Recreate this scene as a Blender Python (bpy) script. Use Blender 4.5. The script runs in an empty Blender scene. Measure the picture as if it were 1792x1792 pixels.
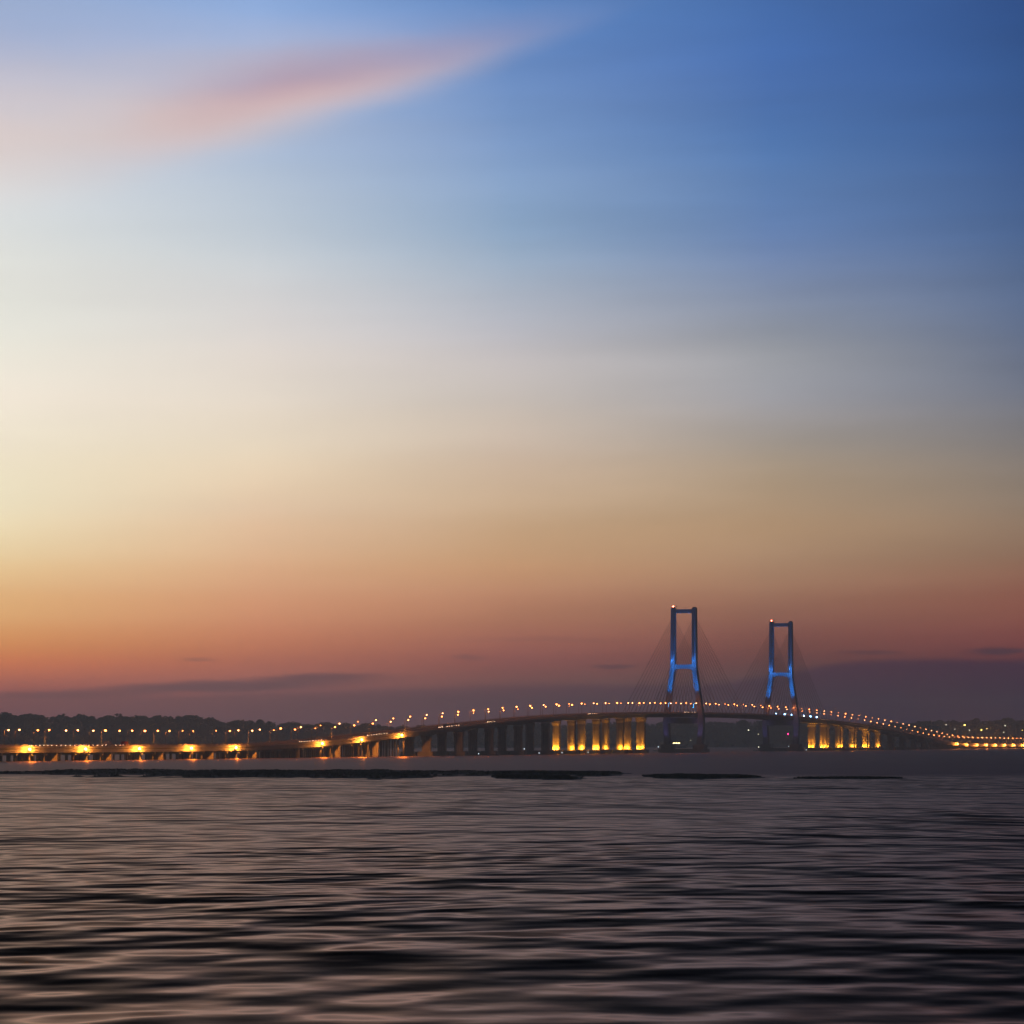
import bpy, bmesh, math, random
import numpy as np
from mathutils import Vector, Matrix
R = math.radians
random.seed(7); rng = np.random.default_rng(7)
scene = bpy.context.scene
COL = scene.collection

# ------------------------------------------------------------------ camera
F = 5850.0; HZ = 1296.0; CAMZ = 12.5      # focal length and horizon in photograph pixels, eye height in metres
cam_d = bpy.data.cameras.new("camera"); cam = bpy.data.objects.new("camera", cam_d); COL.objects.link(cam)
cam.location = (0, 0, CAMZ); cam.rotation_euler = (R(90), 0, 0)
cam_d.sensor_width = 36; cam_d.lens = F / 1792 * 36; cam_d.shift_y = (HZ - 896) / 1792
cam_d.clip_start = 1; cam_d.clip_end = 60000
scene.camera = cam
scene.view_settings.view_transform = 'Standard'; scene.view_settings.look = 'None'
scene.view_settings.exposure = 0; scene.view_settings.gamma = 1
scene.cycles.use_denoising = True
scene.cycles.max_bounces = 6; scene.cycles.volume_bounces = 0
scene.cycles.sample_clamp_indirect = 25; scene.cycles.sample_clamp_direct = 60
scene.cycles.use_light_tree = True

def lin(h):
    h = h.lstrip('#'); c = [int(h[i:i+2], 16) / 255 for i in (0, 2, 4)]
    return tuple(x / 12.92 if x <= .04045 else ((x + .055) / 1.055) ** 2.4 for x in c)

# ------------------------------------------------------------------ node expressions
class E:
    def __init__(s, nt, sock): s.nt, s.s = nt, sock
    def op(s, o, *a, clamp=False):
        n = s.nt.nodes.new('ShaderNodeMath'); n.operation = o; n.use_clamp = clamp
        for i, v in enumerate((s,) + a):
            if isinstance(v, E): s.nt.links.new(v.s, n.inputs[i])
            else: n.inputs[i].default_value = v
        return E(s.nt, n.outputs[0])
    def __add__(s, o): return s.op('ADD', o)
    def __sub__(s, o): return s.op('SUBTRACT', o)
    def __mul__(s, o): return s.op('MULTIPLY', o)
    def __truediv__(s, o): return s.op('DIVIDE', o)
    def clamp(s): return s.op('ADD', 0.0, clamp=True)
    def ss(s, a, b):                      # smooth step from a to b
        n = s.nt.nodes.new('ShaderNodeMapRange'); n.interpolation_type = 'SMOOTHSTEP'
        s.nt.links.new(s.s, n.inputs[0]); n.inputs[1].default_value = min(a, b); n.inputs[2].default_value = max(a, b)
        n.inputs[3].default_value, n.inputs[4].default_value = (0, 1) if b > a else (1, 0)
        return E(s.nt, n.outputs[0])
def mixc(nt, f, a, b):
    n = nt.nodes.new('ShaderNodeMix'); n.data_type = 'RGBA'
    ins = [i for i in n.inputs if i.enabled]
    for sock, v in zip((n.inputs[0], n.inputs[6], n.inputs[7]), (f, a, b)):
        if isinstance(v, E): nt.links.new(v.s, sock)
        elif isinstance(v, (int, float)): sock.default_value = v
        else: sock.default_value = (*v, 1)
    return E(nt, n.outputs[2])
def noise(nt, vec, scale, detail=3, rough=.5):
    n = nt.nodes.new('ShaderNodeTexNoise'); n.inputs['Scale'].default_value = scale
    n.inputs['Detail'].default_value = detail; n.inputs['Roughness'].default_value = rough
    if vec is not None: nt.links.new(vec.s if isinstance(vec, E) else vec, n.inputs['Vector'])
    return E(nt, n.outputs[0])
def comb(nt, x, y, z):
    n = nt.nodes.new('ShaderNodeCombineXYZ')
    for i, v in enumerate((x, y, z)):
        if isinstance(v, E): nt.links.new(v.s, n.inputs[i])
        else: n.inputs[i].default_value = v
    return E(nt, n.outputs[0])

# ------------------------------------------------------------------ sky
SUN_AZ, SUN_EL = -24.0, -1.5
world = bpy.data.worlds.new("World"); scene.world = world; world.use_nodes = True
nt = world.node_tree; nt.nodes.clear()
out = nt.nodes.new('ShaderNodeOutputWorld')
geo = nt.nodes.new('ShaderNodeTexCoord'); sp = nt.nodes.new('ShaderNodeSeparateXYZ')
nt.links.new(geo.outputs['Generated'], sp.inputs[0])
dx, dy, dz = (E(nt, sp.outputs[i]) for i in range(3))
AZ = dx.op('ARCTAN2', dy) * (180 / math.pi)        # degrees from north, east positive
EL = dz.op('ARCSINE') * (180 / math.pi)
PX = AZ * (F * math.pi / 180) + 896.0              # azimuth / elevation in fine angular units
PY = EL * (-F * math.pi / 180) + HZ
HAZE_D = 1.2e-4; HAZE_S = (.078, .060, .068)           # haze density and the light it scatters towards the eye
def tr_at(py):
    el = max((HZ - py) / F, .012); return math.exp(-HAZE_D * min(142 / math.sin(el), 11800))
def through(c, py):                                   # sky radiance that shows as c through the haze
    t = tr_at(py); return tuple(max((a - q * (1 - t)) / t, .004) for a, q in zip(lin(c), HAZE_S))
rows = [-700, 0, 150, 300, 450, 600, 710, 800, 900, 980, 1035, 1090, 1145, 1200, 1290]
cols = {
 -8.71: ['#3c5078','#869ec6','#a8b3cf','#ced3dc','#dadcd9','#e4e2d8','#efe4d4','#f0e0c8','#eed9ba','#e7c69c','#e1b081','#da9d6d','#ca7d58','#9a5f58','#6f5058'],
 -4.36: ['#34507e','#82a0d0','#98aed4','#abbad0','#c3cad2','#d8d1cd','#e0d4c6','#e3d1b9','#ddbfa2','#d6ac8b','#cf9a7a','#c4866a','#ab6c5b','#8a5c5b','#604e56'],
  0.0:  ['#26406e','#527cb8','#6486bc','#7b99c4','#90a5bf','#b8b6bd','#c4b9b2','#c5b09f','#c0a286','#bd9474','#b08068','#a06d5d','#895856','#6c4f52','#554852'],
  4.44: ['#1a3058','#38609e','#4068a9','#4e74ac','#6880ac','#8c919e','#98979e','#9e9084','#a68b73','#a0806a','#946e5e','#825953','#6c494b','#54464c','#463f4a'],
  8.71: ['#122440','#20447f','#264c86','#325389','#445e8a','#5c6a88','#6a6e7e','#7b7474','#877468','#86675a','#845850','#7a4c4a','#643e46','#4a3b46','#41384a']}
cols = {a: [through(c, y) for c, y in zip(cs, rows)] for a, cs in cols.items()}
T = nt.nodes.new('ShaderNodeMapRange'); nt.links.new(PY.s, T.inputs[0])
T.inputs[1].default_value = 1290; T.inputs[2].default_value = -700; T.inputs[3].default_value = 0; T.inputs[4].default_value = 1
ramps = []
for az, cs in cols.items():
    r = nt.nodes.new('ShaderNodeValToRGB'); cr = r.color_ramp; cr.interpolation = 'CARDINAL'
    st = sorted(((1290 - y) / 1990, c) for y, c in zip(rows, cs))
    cr.elements[0].position = st[0][0]; cr.elements[0].color = (*st[0][1], 1)
    cr.elements[1].position = st[-1][0]; cr.elements[1].color = (*st[-1][1], 1)
    for p, c in st[1:-1]:
        e = cr.elements.new(p); e.color = (*c, 1)
    nt.links.new(T.outputs[0], r.inputs[0]); ramps.append((az, E(nt, r.outputs[0])))
colr = ramps[0][1]
for (a0, _), (a1, c) in zip(ramps, ramps[1:]):
    m = nt.nodes.new('ShaderNodeMapRange'); nt.links.new(AZ.s, m.inputs[0])
    m.inputs[1].default_value = a0; m.inputs[2].default_value = a1
    colr = mixc(nt, E(nt, m.outputs[0]), colr, c)
warp = noise(nt, comb(nt, AZ * .35, EL * 1.1, 2.0), 1.0, 3, .45) - 0.5
warp2 = noise(nt, comb(nt, AZ * .8, EL * 4.0, 7.0), 1.0, 4, .55) - 0.5
# high rose cloud fanning from the west
t = (PX / 1050.0)
c0 = (t.op('MAXIMUM', 0.0).op('POWER', 1.35)) * -195.0 + 238.0
wd = (t * -.95 + 1.08).op('MAXIMUM', 0.03).op('POWER', .7) * 115.0
d = (PY - c0 + warp * 40.0) / wd
mask = d.ss(-1.7, .5) * d.ss(1.45, .15) * t.ss(1.12, .3) * (warp * .5 + 1.0)
colr = mixc(nt, (mask * .6).clamp(), colr, lin('#e8cdc0'))
core = d.ss(-1.0, -.05) * d.ss(.75, .0) * t.ss(.15, .5) * t.ss(.98, .45)
colr = mixc(nt, (core * .62).clamp(), colr, lin('#ae889e'))
core2 = d.ss(-.3, .4) * d.ss(1.15, .35) * t.ss(.1, .35) * t.ss(.9, .5)
colr = mixc(nt, (core2 * .35).clamp(), colr, lin('#e6b8ac'))
# faint soft cirrus over the whole dome
ci = noise(nt, comb(nt, AZ * .10 + EL * .12, EL * .85, 4.0), 1.0, 4, .5).ss(.42, .72) * PY.ss(1150, 850)
colr = mixc(nt, ci * AZ.ss(4, -6) * .10, colr, lin('#c9bcbc'))
lay = noise(nt, comb(nt, AZ * .16 + 3.0, EL * 1.3 - AZ * .05, 11.0), 1.0, 3, .5) - 0.5
lf = lay * PX.ss(200, 1500) * .24 + lay * .10 + 1.0
vm = nt.nodes.new('ShaderNodeVectorMath'); vm.operation = 'SCALE'; nt.links.new(colr.s, vm.inputs[0]); nt.links.new(lf.s, vm.inputs['Scale']); colr = E(nt, vm.outputs[0])
# dusky cloud bank along the horizon, top edge rising to the right
edge = PX.ss(1200, 1560) * -42.0 + PX.ss(200, 950) * -18.0 + 1217.0 + warp * 16.0 + warp2 * 5.0
soft = (PY - edge)
bank = soft.ss(-7.0, 9.0) * (PX.ss(-100, 1500) * .5 + .4)
bcol = mixc(nt, PX.ss(0, 1792), through('#6b5156', 1215), through('#473b48', 1205))
colr = mixc(nt, bank.clamp(), colr, bcol)
# a few thin dark strips of cloud
for cx, cy, w, h, sl, k in ((400, 1201, 330, 15, -.045, .75), (560, 1184, 130, 8, -.02, .6), (822, 1150, 38, 7, 0, .35), (350, 1154, 36, 5, 0, .35),
                         (1073, 1166, 50, 5, 0, .55), (1520, 1143, 75, 5, .0, .45), (1745, 1141, 70, 7, -.03, .75), (950, 1120, 200, 6, .01, .12), (80, 1216, 160, 10, .0, .4)):
    dxx = (PX - cx) / w; dyy = (PY - cy - (PX - cx) * sl + warp2 * 16.0) / h
    q = (dxx * dxx + dyy * dyy).op('SQRT').ss(1.15, .25)
    colr = mixc(nt, (q * k).clamp(), colr, mixc(nt, PX.ss(0, 1700), through('#5f4e56', 1190), through('#453c48', 1190)))
colr = mixc(nt, EL.ss(12.6, 24), colr, lin('#0d1018'))
colr = mixc(nt, AZ.ss(8.8, 26) * .8, colr, lin('#15171f'))
colr = mixc(nt, AZ.op('ABSOLUTE').ss(25, 100), colr, lin('#20283c'))
bg = nt.nodes.new('ShaderNodeBackground'); nt.links.new(colr.s, bg.inputs[0]); bg.inputs[1].default_value = 1.0
sky = nt.nodes.new('ShaderNodeTexSky'); sky.sky_type = 'NISHITA'; sky.sun_disc = False
sky.sun_elevation = R(SUN_EL); sky.sun_rotation = R(SUN_AZ)
bg2 = nt.nodes.new('ShaderNodeBackground'); nt.links.new(sky.outputs[0], bg2.inputs[0]); bg2.inputs[1].default_value = 0.05
add = nt.nodes.new('ShaderNodeAddShader'); nt.links.new(bg.outputs[0], add.inputs[0]); nt.links.new(bg2.outputs[0], add.inputs[1])
nt.links.new(add.outputs[0], out.inputs[0])

sl = bpy.data.lights.new("dusk_sun", 'SUN'); sl.energy = .04; sl.angle = R(12); sl.color = (1, .62, .4)
so = bpy.data.objects.new("dusk_sun", sl); COL.objects.link(so)
sd = Vector((math.sin(R(SUN_AZ)) , math.cos(R(SUN_AZ)), math.tan(R(1.5))))
so.rotation_euler = sd.to_track_quat('Z', 'Y').to_euler()

# ------------------------------------------------------------------ materials
def mat(name, base, rough=.8, var=None, scale=.3, metal=0, bump=0, bscale=1.0):
    m = bpy.data.materials.new(name); m.use_nodes = True; n = m.node_tree
    b = n.nodes['Principled BSDF']; b.inputs['Roughness'].default_value = rough; b.inputs['Metallic'].default_value = metal
    b.inputs['Specular IOR Level'].default_value = .3
    b.inputs['Base Color'].default_value = (*base, 1)
    tc = n.nodes.new('ShaderNodeTexCoord')
    if var:
        nz = noise(n, E(n, tc.outputs['Object']), scale, 5, .6).ss(.3, .7)
        n.links.new(mixc(n, nz, base, var).s, b.inputs['Base Color'])
    if bump:
        nz = noise(n, E(n, tc.outputs['Object']), bscale, 4, .6)
        bn = n.nodes.new('ShaderNodeBump'); bn.inputs['Strength'].default_value = bump; n.links.new(nz.s, bn.inputs['Height'])
        n.links.new(bn.outputs[0], b.inputs['Normal'])
    return m
def emis(name, col, s):
    m = bpy.data.materials.new(name); m.use_nodes = True; n = m.node_tree; b = n.nodes['Principled BSDF']
    b.inputs['Base Color'].default_value = (.1, .1, .1, 1)
    b.inputs['Emission Color'].default_value = (*col, 1); b.inputs['Emission Strength'].default_value = s
    return m
def streaked(name, a, b, c):
    m = mat(name, a, .85, b, .2, bump=.3, bscale=.8); n = m.node_tree; bs = n.nodes['Principled BSDF']
    tc = n.nodes.new('ShaderNodeTexCoord'); sx = n.nodes.new('ShaderNodeSeparateXYZ'); n.links.new(tc.outputs['Object'], sx.inputs[0])
    x, y, z = (E(n, sx.outputs[i]) for i in range(3))
    st = noise(n, comb(n, x * 1.1, y * 1.1, z * .05), 1.0, 4, .6).ss(.42, .68)
    base = [l for l in n.links if l.to_socket == bs.inputs['Base Color']][0].from_socket
    n.links.new(mixc(n, st * .75, E(n, base), c).s, bs.inputs['Base Color']); return m
M = dict(
  conc=mat('concrete', (.30, .285, .26), .85, (.22, .21, .19), .15, bump=.3, bscale=.8),
  pier=streaked('pier_concrete', (.38, .34, .30), (.24, .21, .18), (.11, .09, .075)),
  pyl=mat('pylon_concrete', (.21, .23, .27), .8, (.16, .175, .21), .12),
  asph=mat('asphalt', (.05, .05, .052), .9, (.07, .07, .07), .4),
  pile=mat('wet_pile_concrete', (.10, .085, .075), .8, (.06, .055, .05), .3),
  steel=mat('painted_steel', (.24, .23, .22), .5, (.16, .14, .13), .5, metal=.3),
  cable=mat('cable_sheath', (.10, .10, .11), .6, (.13, .13, .14), .1),
  dark=mat('dark_steel', (.05, .05, .055), .5, (.03, .03, .03), .6),
  tyre=mat('tyre_rubber', (.03, .03, .03), .9, (.04, .04, .04), 3),
  leaf=mat('woodland_leaves', (.075, .085, .07), .9, (.11, .115, .09), .05),
  leaf2=mat('tree_leaves', (.07, .08, .065), .9, (.11, .115, .09), .4),
  bark=mat('bark', (.08, .06, .045), .9, (.05, .04, .03), 1),
  land=mat('shore_soil', (.05, .05, .035), .95, (.08, .07, .05), .02),
  mud=mat('tidal_mud', (.014, .018, .014), .9, (.03, .03, .024), .12, bump=.6, bscale=.4),
  weed=mat('marsh_grass', (.018, .03, .016), .9, (.03, .045, .02), .1),
  hull=mat('boat_paint', (.5, .52, .52), .5, (.35, .37, .38), .5),
  hull2=mat('dark_boat_paint', (.05, .08, .12), .5, (.04, .06, .1), .5),
  wood=mat('boat_deck_wood', (.2, .14, .09), .8, (.15, .1, .06), 1),
  sodium=emis('sodium_lamp', (1, .27, .06), 14),
  sodium2=emis('pale_sodium_lamp', (1, .38, .14), 13),
  flood=emis('floodlight_lens', (1, .42, .10), 40),
  white=emis('headlamp', (1, .62, .36), 9),
  blue=emis('blue_lamp', (.22, .55, 1), 30),
  bluedim=emis('blue_flood_lens', (.1, .35, 1), 3),
  red=emis('red_beacon', (1, .12, .06), 40),
  pink=emis('pink_beacon', (1, .03, .22), 12),
  nav=emis('white_marker', (.75, .9, 1), 3),
  win=emis('lit_window', (1, .75, .3), 9),
  yell=emis('yellow_shore_lamp', (1, .68, .12), 12),
  pale=emis('pale_shore_lamp', (.9, .85, .6), 4),
)
for k in range(1): pass
paints = [mat('car_paint_' + n, c, .35, tuple(x * .9 for x in c), 1) for n, c in (('silver', (.4, .4, .42)), ('red', (.3, .03, .02)), ('white', (.7, .7, .7)), ('blue', (.04, .08, .2)))]

# ------------------------------------------------------------------ helpers
def tag(o, label=None, cat=None, group=None, kind=None):
    if label: o['label'] = label
    if cat: o['category'] = cat
    if group: o['group'] = group
    if kind: o['kind'] = kind
    return o
def link(name, me, parent=None, loc=(0, 0, 0), rz=0):
    o = bpy.data.objects.new(name, me); COL.objects.link(o); o.location = loc; o.rotation_euler = (0, 0, rz)
    if parent is not None: o.parent = parent
    return o
def empty(name, loc=(0, 0, 0), rz=0, parent=None): return link(name, None, parent, loc, rz)
class MB:
    def __init__(s): s.v = []; s.f = []
    def add(s, vs, fs):
        k = len(s.v); s.v += [tuple(v) for v in vs]; s.f += [tuple(i + k for i in f) for f in fs]; return s
    def loft(s, rings, cap=True):          # rings: lists of equal length points
        n = len(rings[0]); fs = []
        for j in range(len(rings) - 1):
            for i in range(n):
                a = j * n + i; b = j * n + (i + 1) % n; fs.append((a, b, b + n, a + n))
        if cap: fs.append(tuple(reversed(range(n)))); fs.append(tuple(range((len(rings) - 1) * n, len(rings) * n)))
        return s.add([p for r in rings for p in r], fs)
    def box(s, c, d, bev=0):
        x, y, z = c; a, b, h = (q / 2 for q in d)
        if bev:
            o = [(-a + bev, -b), (a - bev, -b), (a, -b + bev), (a, b - bev), (a - bev, b), (-a + bev, b), (-a, b - bev), (-a, -b + bev)]
        else: o = [(-a, -b), (a, -b), (a, b), (-a, b)]
        return s.loft([[(x + p, y + q, z + k) for p, q in o] for k in (-h, h)])
    def tube(s, pts, rad, n=6):
        pts = [Vector(p) for p in pts]; rings = []
        rad = rad if isinstance(rad, (list, tuple)) else [rad] * len(pts)
        for i, p in enumerate(pts):
            dd = (pts[min(i + 1, len(pts) - 1)] - pts[max(i - 1, 0)]).normalized()
            u = dd.orthogonal().normalized(); w = dd.cross(u)
            if abs(dd.z) < .99: u = dd.cross(Vector((0, 0, 1))).normalized(); w = u.cross(dd)
            else: u = Vector((1, 0, 0)); w = Vector((0, 1, 0))
            rings.append([p + rad[i] * (u * math.cos(2 * math.pi * k / n) + w * math.sin(2 * math.pi * k / n)) for k in range(n)])
        return s.loft(rings)
    def ball(s, c, r, nu=10, nv=6, sq=(1, 1, 1)):
        rings = []
        for j in range(nv + 1):
            ph = math.pi * (j + .02 if j == 0 else (j - .02 if j == nv else j)) / nv
            rings.append([(c[0] + r * sq[0] * math.sin(ph) * math.cos(2 * math.pi * i / nu), c[1] + r * sq[1] * math.sin(ph) * math.sin(2 * math.pi * i / nu), c[2] - r * sq[2] * math.cos(ph)) for i in range(nu)])
        return s.loft(rings)
    def mesh(s, name, m, smooth=False):
        me = bpy.data.meshes.new(name); me.from_pydata(s.v, [], s.f); me.materials.append(m)
        bm = bmesh.new(); bm.from_mesh(me); bmesh.ops.recalc_face_normals(bm, faces=bm.faces); bm.to_mesh(me); bm.free()
        if smooth: me.polygons.foreach_set('use_smooth', [True] * len(me.polygons))
        return me
    def build(s, name, m, parent=None, loc=(0, 0, 0), rz=0, smooth=False):
        return link(name, s.mesh(name, m, smooth), parent, loc, rz)

# ------------------------------------------------------------------ bridge line
TANB = 0.326; TH = math.atan(TANB); CS, SN = math.cos(TH), math.sin(TH)
Y1 = 3486.0; X1 = 301 * Y1 / F
def P(s, t=0): return (X1 + s * SN + t * CS, Y1 + s * CS - t * SN)       # s along the bridge, t across (+ is the camera's side)
BR = -TH                                                                # rotation of bridge-aligned things: local +Y along the bridge, +X towards the camera side
def px_of(s, t=0, z=0): x, y = P(s, t); return 896 + F * x / y, HZ - F * (z - CAMZ) / y
def s_at(px, t=0):
    a = (px - 896) / F; # X = a Y
    return ((a * (Y1 - t * SN) - (X1 + t * CS)) / (SN - a * CS))
prof = [(-900, 1305), (-500, 1305), (0, 1303.5), (250, 1303), (400, 1302), (470, 1300.5), (530, 1297.5), (573, 1294.5), (640, 1287.5), (690, 1282), (750, 1275.5), (787, 1271), (845, 1264.5), (904, 1258.6), (950, 1254), (1000, 1250.3), (1051, 1247.7),
        (1101, 1246.2), (1150, 1245.6), (1200, 1245.5), (1250, 1246), (1300, 1247), (1351, 1249.4), (1401, 1253.3), (1451, 1258.3), (1507, 1265.5), (1545, 1271.8), (1584, 1279.5), (1612, 1285.7), (1631, 1290.4), (1650, 1295), (1670, 1298.5), (1700, 1300.6), (1792, 1301.6), (1950, 1301.5)]
ps = []; pz = []
for px, py in prof:
    s = s_at(px, 15); y = P(s, 15)[1]; ps.append(s); pz.append(CAMZ + (HZ - py) * y / F)
ss_ = np.arange(-2000, 3300, 10.0); zz_ = np.interp(ss_, ps, pz)
ker = np.hanning(19); ker /= ker.sum()
zz_ = np.convolve(np.pad(zz_, 9, mode='edge'), ker, 'valid')
def ztop(s): return float(np.interp(s, ss_, zz_))        # top of the railing line
def zroad(s): return ztop(s) - 1.2
def pt(s, t, z): x, y = P(s, t); return (x, y, z)
S_L0, S_L1, S_M0, S_M1, S_R1, S_R2 = -1990, -864, -192, 626, 1298, 3100

def sweep(s0, s1, step, section, name, m, parent, org):
    # section(s) -> closed list of (t, z) offsets from road level
    n = max(1, int(round((s1 - s0) / step))); mb = MB(); rings = []
    for i in range(n + 1):
        s = s0 + (s1 - s0) * i / n; z = zroad(s)
        rings.append([tuple(np.subtract(pt(s, t, z + q), org)) for t, q in section(s)])
    mb.loft(rings); return mb.build(name, m, parent)
def bridge_section(name, label, s0, s1, depth, haunch=None, gird=True, edge=12.3):
    org = (*P(s0), 0)
    root = empty(name, org); tag(root, label, 'bridge')
    sweep(s0, s1, 10, lambda s: [(-15, 0), (15, 0), (15, -1.1), (12.5, -1.5), (-12.5, -1.5), (-15, -1.1)], 'deck_slab', M['conc'], root, org)
    sweep(s0, s1, 10, lambda s: [(-13.6, .06), (13.6, .06), (13.6, .003), (-13.6, .003)], 'roadway', M['asph'], root, org)
    sweep(s0, s1, 10, lambda s: [(-.3, .9), (.3, .9), (.5, .062), (-.5, .062)], 'median_barrier', M['conc'], root, org)
    def dep(s):
        if haunch is None: return depth
        u = ((s - haunch[0]) % haunch[1]) / haunch[1]; u = abs(u - .5) * 2
        return depth + haunch[2] * u ** 2.5
    for tc in ((-7.4, 7.4) if gird else (0,)):
        w = 4.6 if gird else edge
        sweep(s0, s1, 10, lambda s: [(tc - w, -1.505), (tc + w, -1.505), (tc + w * (.82 if edge < 14 else .995), -dep(s)), (tc - w * (.82 if edge < 14 else .995), -dep(s))], 'box_girder', M['conc'], root, org)
    for t in (-14.6, 14.6):
        sweep(s0, s1, 10, lambda s: [(t - .25, .5), (t + .25, .5), (t + .3, .003), (t - .3, .003)], 'kerb', M['conc'], root, org)
        mb = MB(); n = int((s1 - s0) / 10)
        for zz in (.8, 1.15): mb.tube([tuple(np.subtract(pt(s0 + (s1 - s0) * i / n, t, zroad(s0 + (s1 - s0) * i / n) + zz), org)) for i in range(n + 1)], .06, 4)
        for i in range(int((s1 - s0) / 5)):
            s = s0 + 2.5 + 5 * i; b = np.subtract(pt(s, t, zroad(s)), org); mb.box((b[0], b[1], b[2] + .8), (.12, .12, .6))
        mb.build('railing', M['steel'], root)
    return root, org, dep
def wall_pier(mb, w, th, z0, z1, flare=0):
    b = .6
    def ring(z, w, th): a, c = w / 2, th / 2; return [(-a + b, -c, z), (a - b, -c, z), (a, -c + b, z), (a, c - b, z), (a - b, c, z), (-a + b, c, z), (-a, c - b, z), (-a, -c + b, z)]
    rs = [ring(z0, w * 1.03, th * 1.06)]
    if flare: rs += [ring(z1 - 4.2, w, th), ring(z1 - 1.6, w + flare, th + .8), ring(z1, w + flare, th + .8)]
    else: rs += [ring(z1, w, th)]
    mb.loft(rs)
lit = []     # (s, t, z0, z1, face width)
def approach(name, label, s0, s1, bents, litset):
    root, org, dep = bridge_section(name, label, s0, s1, 3.6, (bents[0], 80, 1.6))
    for s in bents:
        for t in (-7.4, 7.4):
            zt = zroad(s) - dep(s) + .02; x, y, _ = np.subtract(pt(s, t, 0), org)
            mb = MB(); wall_pier(mb, 7.4, 3.0, 3.6, zt, 1.2)
            pr = mb.build('pier', M['pier'], root, (x, y, 0), BR)
            if s in litset: lit.append((s, t, 3.6, zt)); pr['label'] = 'pier lit gold from its foot'
            mb = MB(); mb.box((0, 0, 1.75), (13.5, 9, 3.7), .8)
            mb.build('pile_cap', M['conc'], root, (x, y, 0), BR)
    return root

causeA, orgA, depA = bridge_section('causeway_bridge', 'long low causeway bridge on pile bents running off the left side of the photo', S_L0, S_L1 - .05, 3.6, gird=False, edge=14.7)
left_bents = [S_M0 - 72 - 80 * i for i in range(8)]
approach('approach_bridge', 'dark curved approach spans on wall piers climbing from the causeway to the nearer pylon', S_L1, S_M0 - .05, left_bents, set(left_bents[:3]))
right_bents = [S_M1 + 80 * i for i in range(1, 9)]
approach('approach_bridge', 'approach spans on wall piers sloping down to the right beyond the farther pylon', S_M1 + .05, S_R1, right_bents, set(right_bents[:4]))
causeB, orgB, depB = bridge_section('causeway_bridge', 'low far causeway bridge with a string of orange floodlights at right', S_R1 + .05, S_R2, 3.6, gird=False, edge=14.7)
def pile_bents(root, org, s0, s1, step):
    s = s0
    while s < s1:
        zt = zroad(s) - 3.6; x, y, _ = np.subtract(pt(s, 0, 0), org)
        mb = MB(); mb.box((0, 0, zt - .75), (27, 2.6, 1.55), .3)
        cap = mb.build('cap_beam', M['conc'], root, (x, y, 0), BR)
        for k in range(6):
            tt = -11.5 + k * 4.6
            q = MB(); q.tube([(tt, 0, -1), (tt, 0, zt - 1.52)], .6, 8); q.build('pile', M['pile'], cap)
        s += step
pile_bents(causeA, orgA, S_L0 + 20, S_L1 - 15, 20)
pile_bents(causeB, orgB, S_R1 + 40, 2400, 40)
def wall_bents(root, org, ss):
    for s in ss:
        for t in (-8.0, 8.0):
            zt = zroad(s) - 3.58; x, y, _ = np.subtract(pt(s, t, 0), org)
            MB().box((0, 0, (zt - 1) / 2), (12.0, 1.8, zt + 1), .3).build('wall_pier', M['pier'], root, (x, y, 0), BR)
fl_px = [-58, 52, 150, 244, 335, 413, 490, 564, 633, 703]
wall_bents(causeA, orgA, [s_at(p, 15.8) + 42 for p in fl_px[:-1]])

# cable stayed main bridge
main, orgM, _ = bridge_section('cable_stayed_bridge', 'cable-stayed main bridge with two blue-lit pylons and fans of thin stays', S_M0, S_M1, 4.4, gird=False)
for s in (S_M0 + 1.7, S_M1 - 1.7):
    for t in (-7.4, 7.4):
        zt = zroad(s) - 4.4 + .02; x, y, _ = np.subtract(pt(s, t, 0), orgM)
        mb = MB(); wall_pier(mb, 9.0, 3.4, 3.6, zt, 2.0); pr = mb.build('pier', M['pier'], main, (x, y, 0), BR); pr['label'] = 'pier lit gold from its foot'
        lit.append((s, t, 3.6, zt))
        mb = MB(); mb.box((0, 0, 1.75), (14.2, 9.5, 3.7), .8); mb.build('pile_cap', M['conc'], main, (x, y, 0), BR)
def leg_t(z): return float(np.interp(z, [3, 31, 41, 85, 92, 151], [17.2, 19.0, 18.3, 11.9, 11.5, 11.3]))
ncab = 0; extra = MB()
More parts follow.
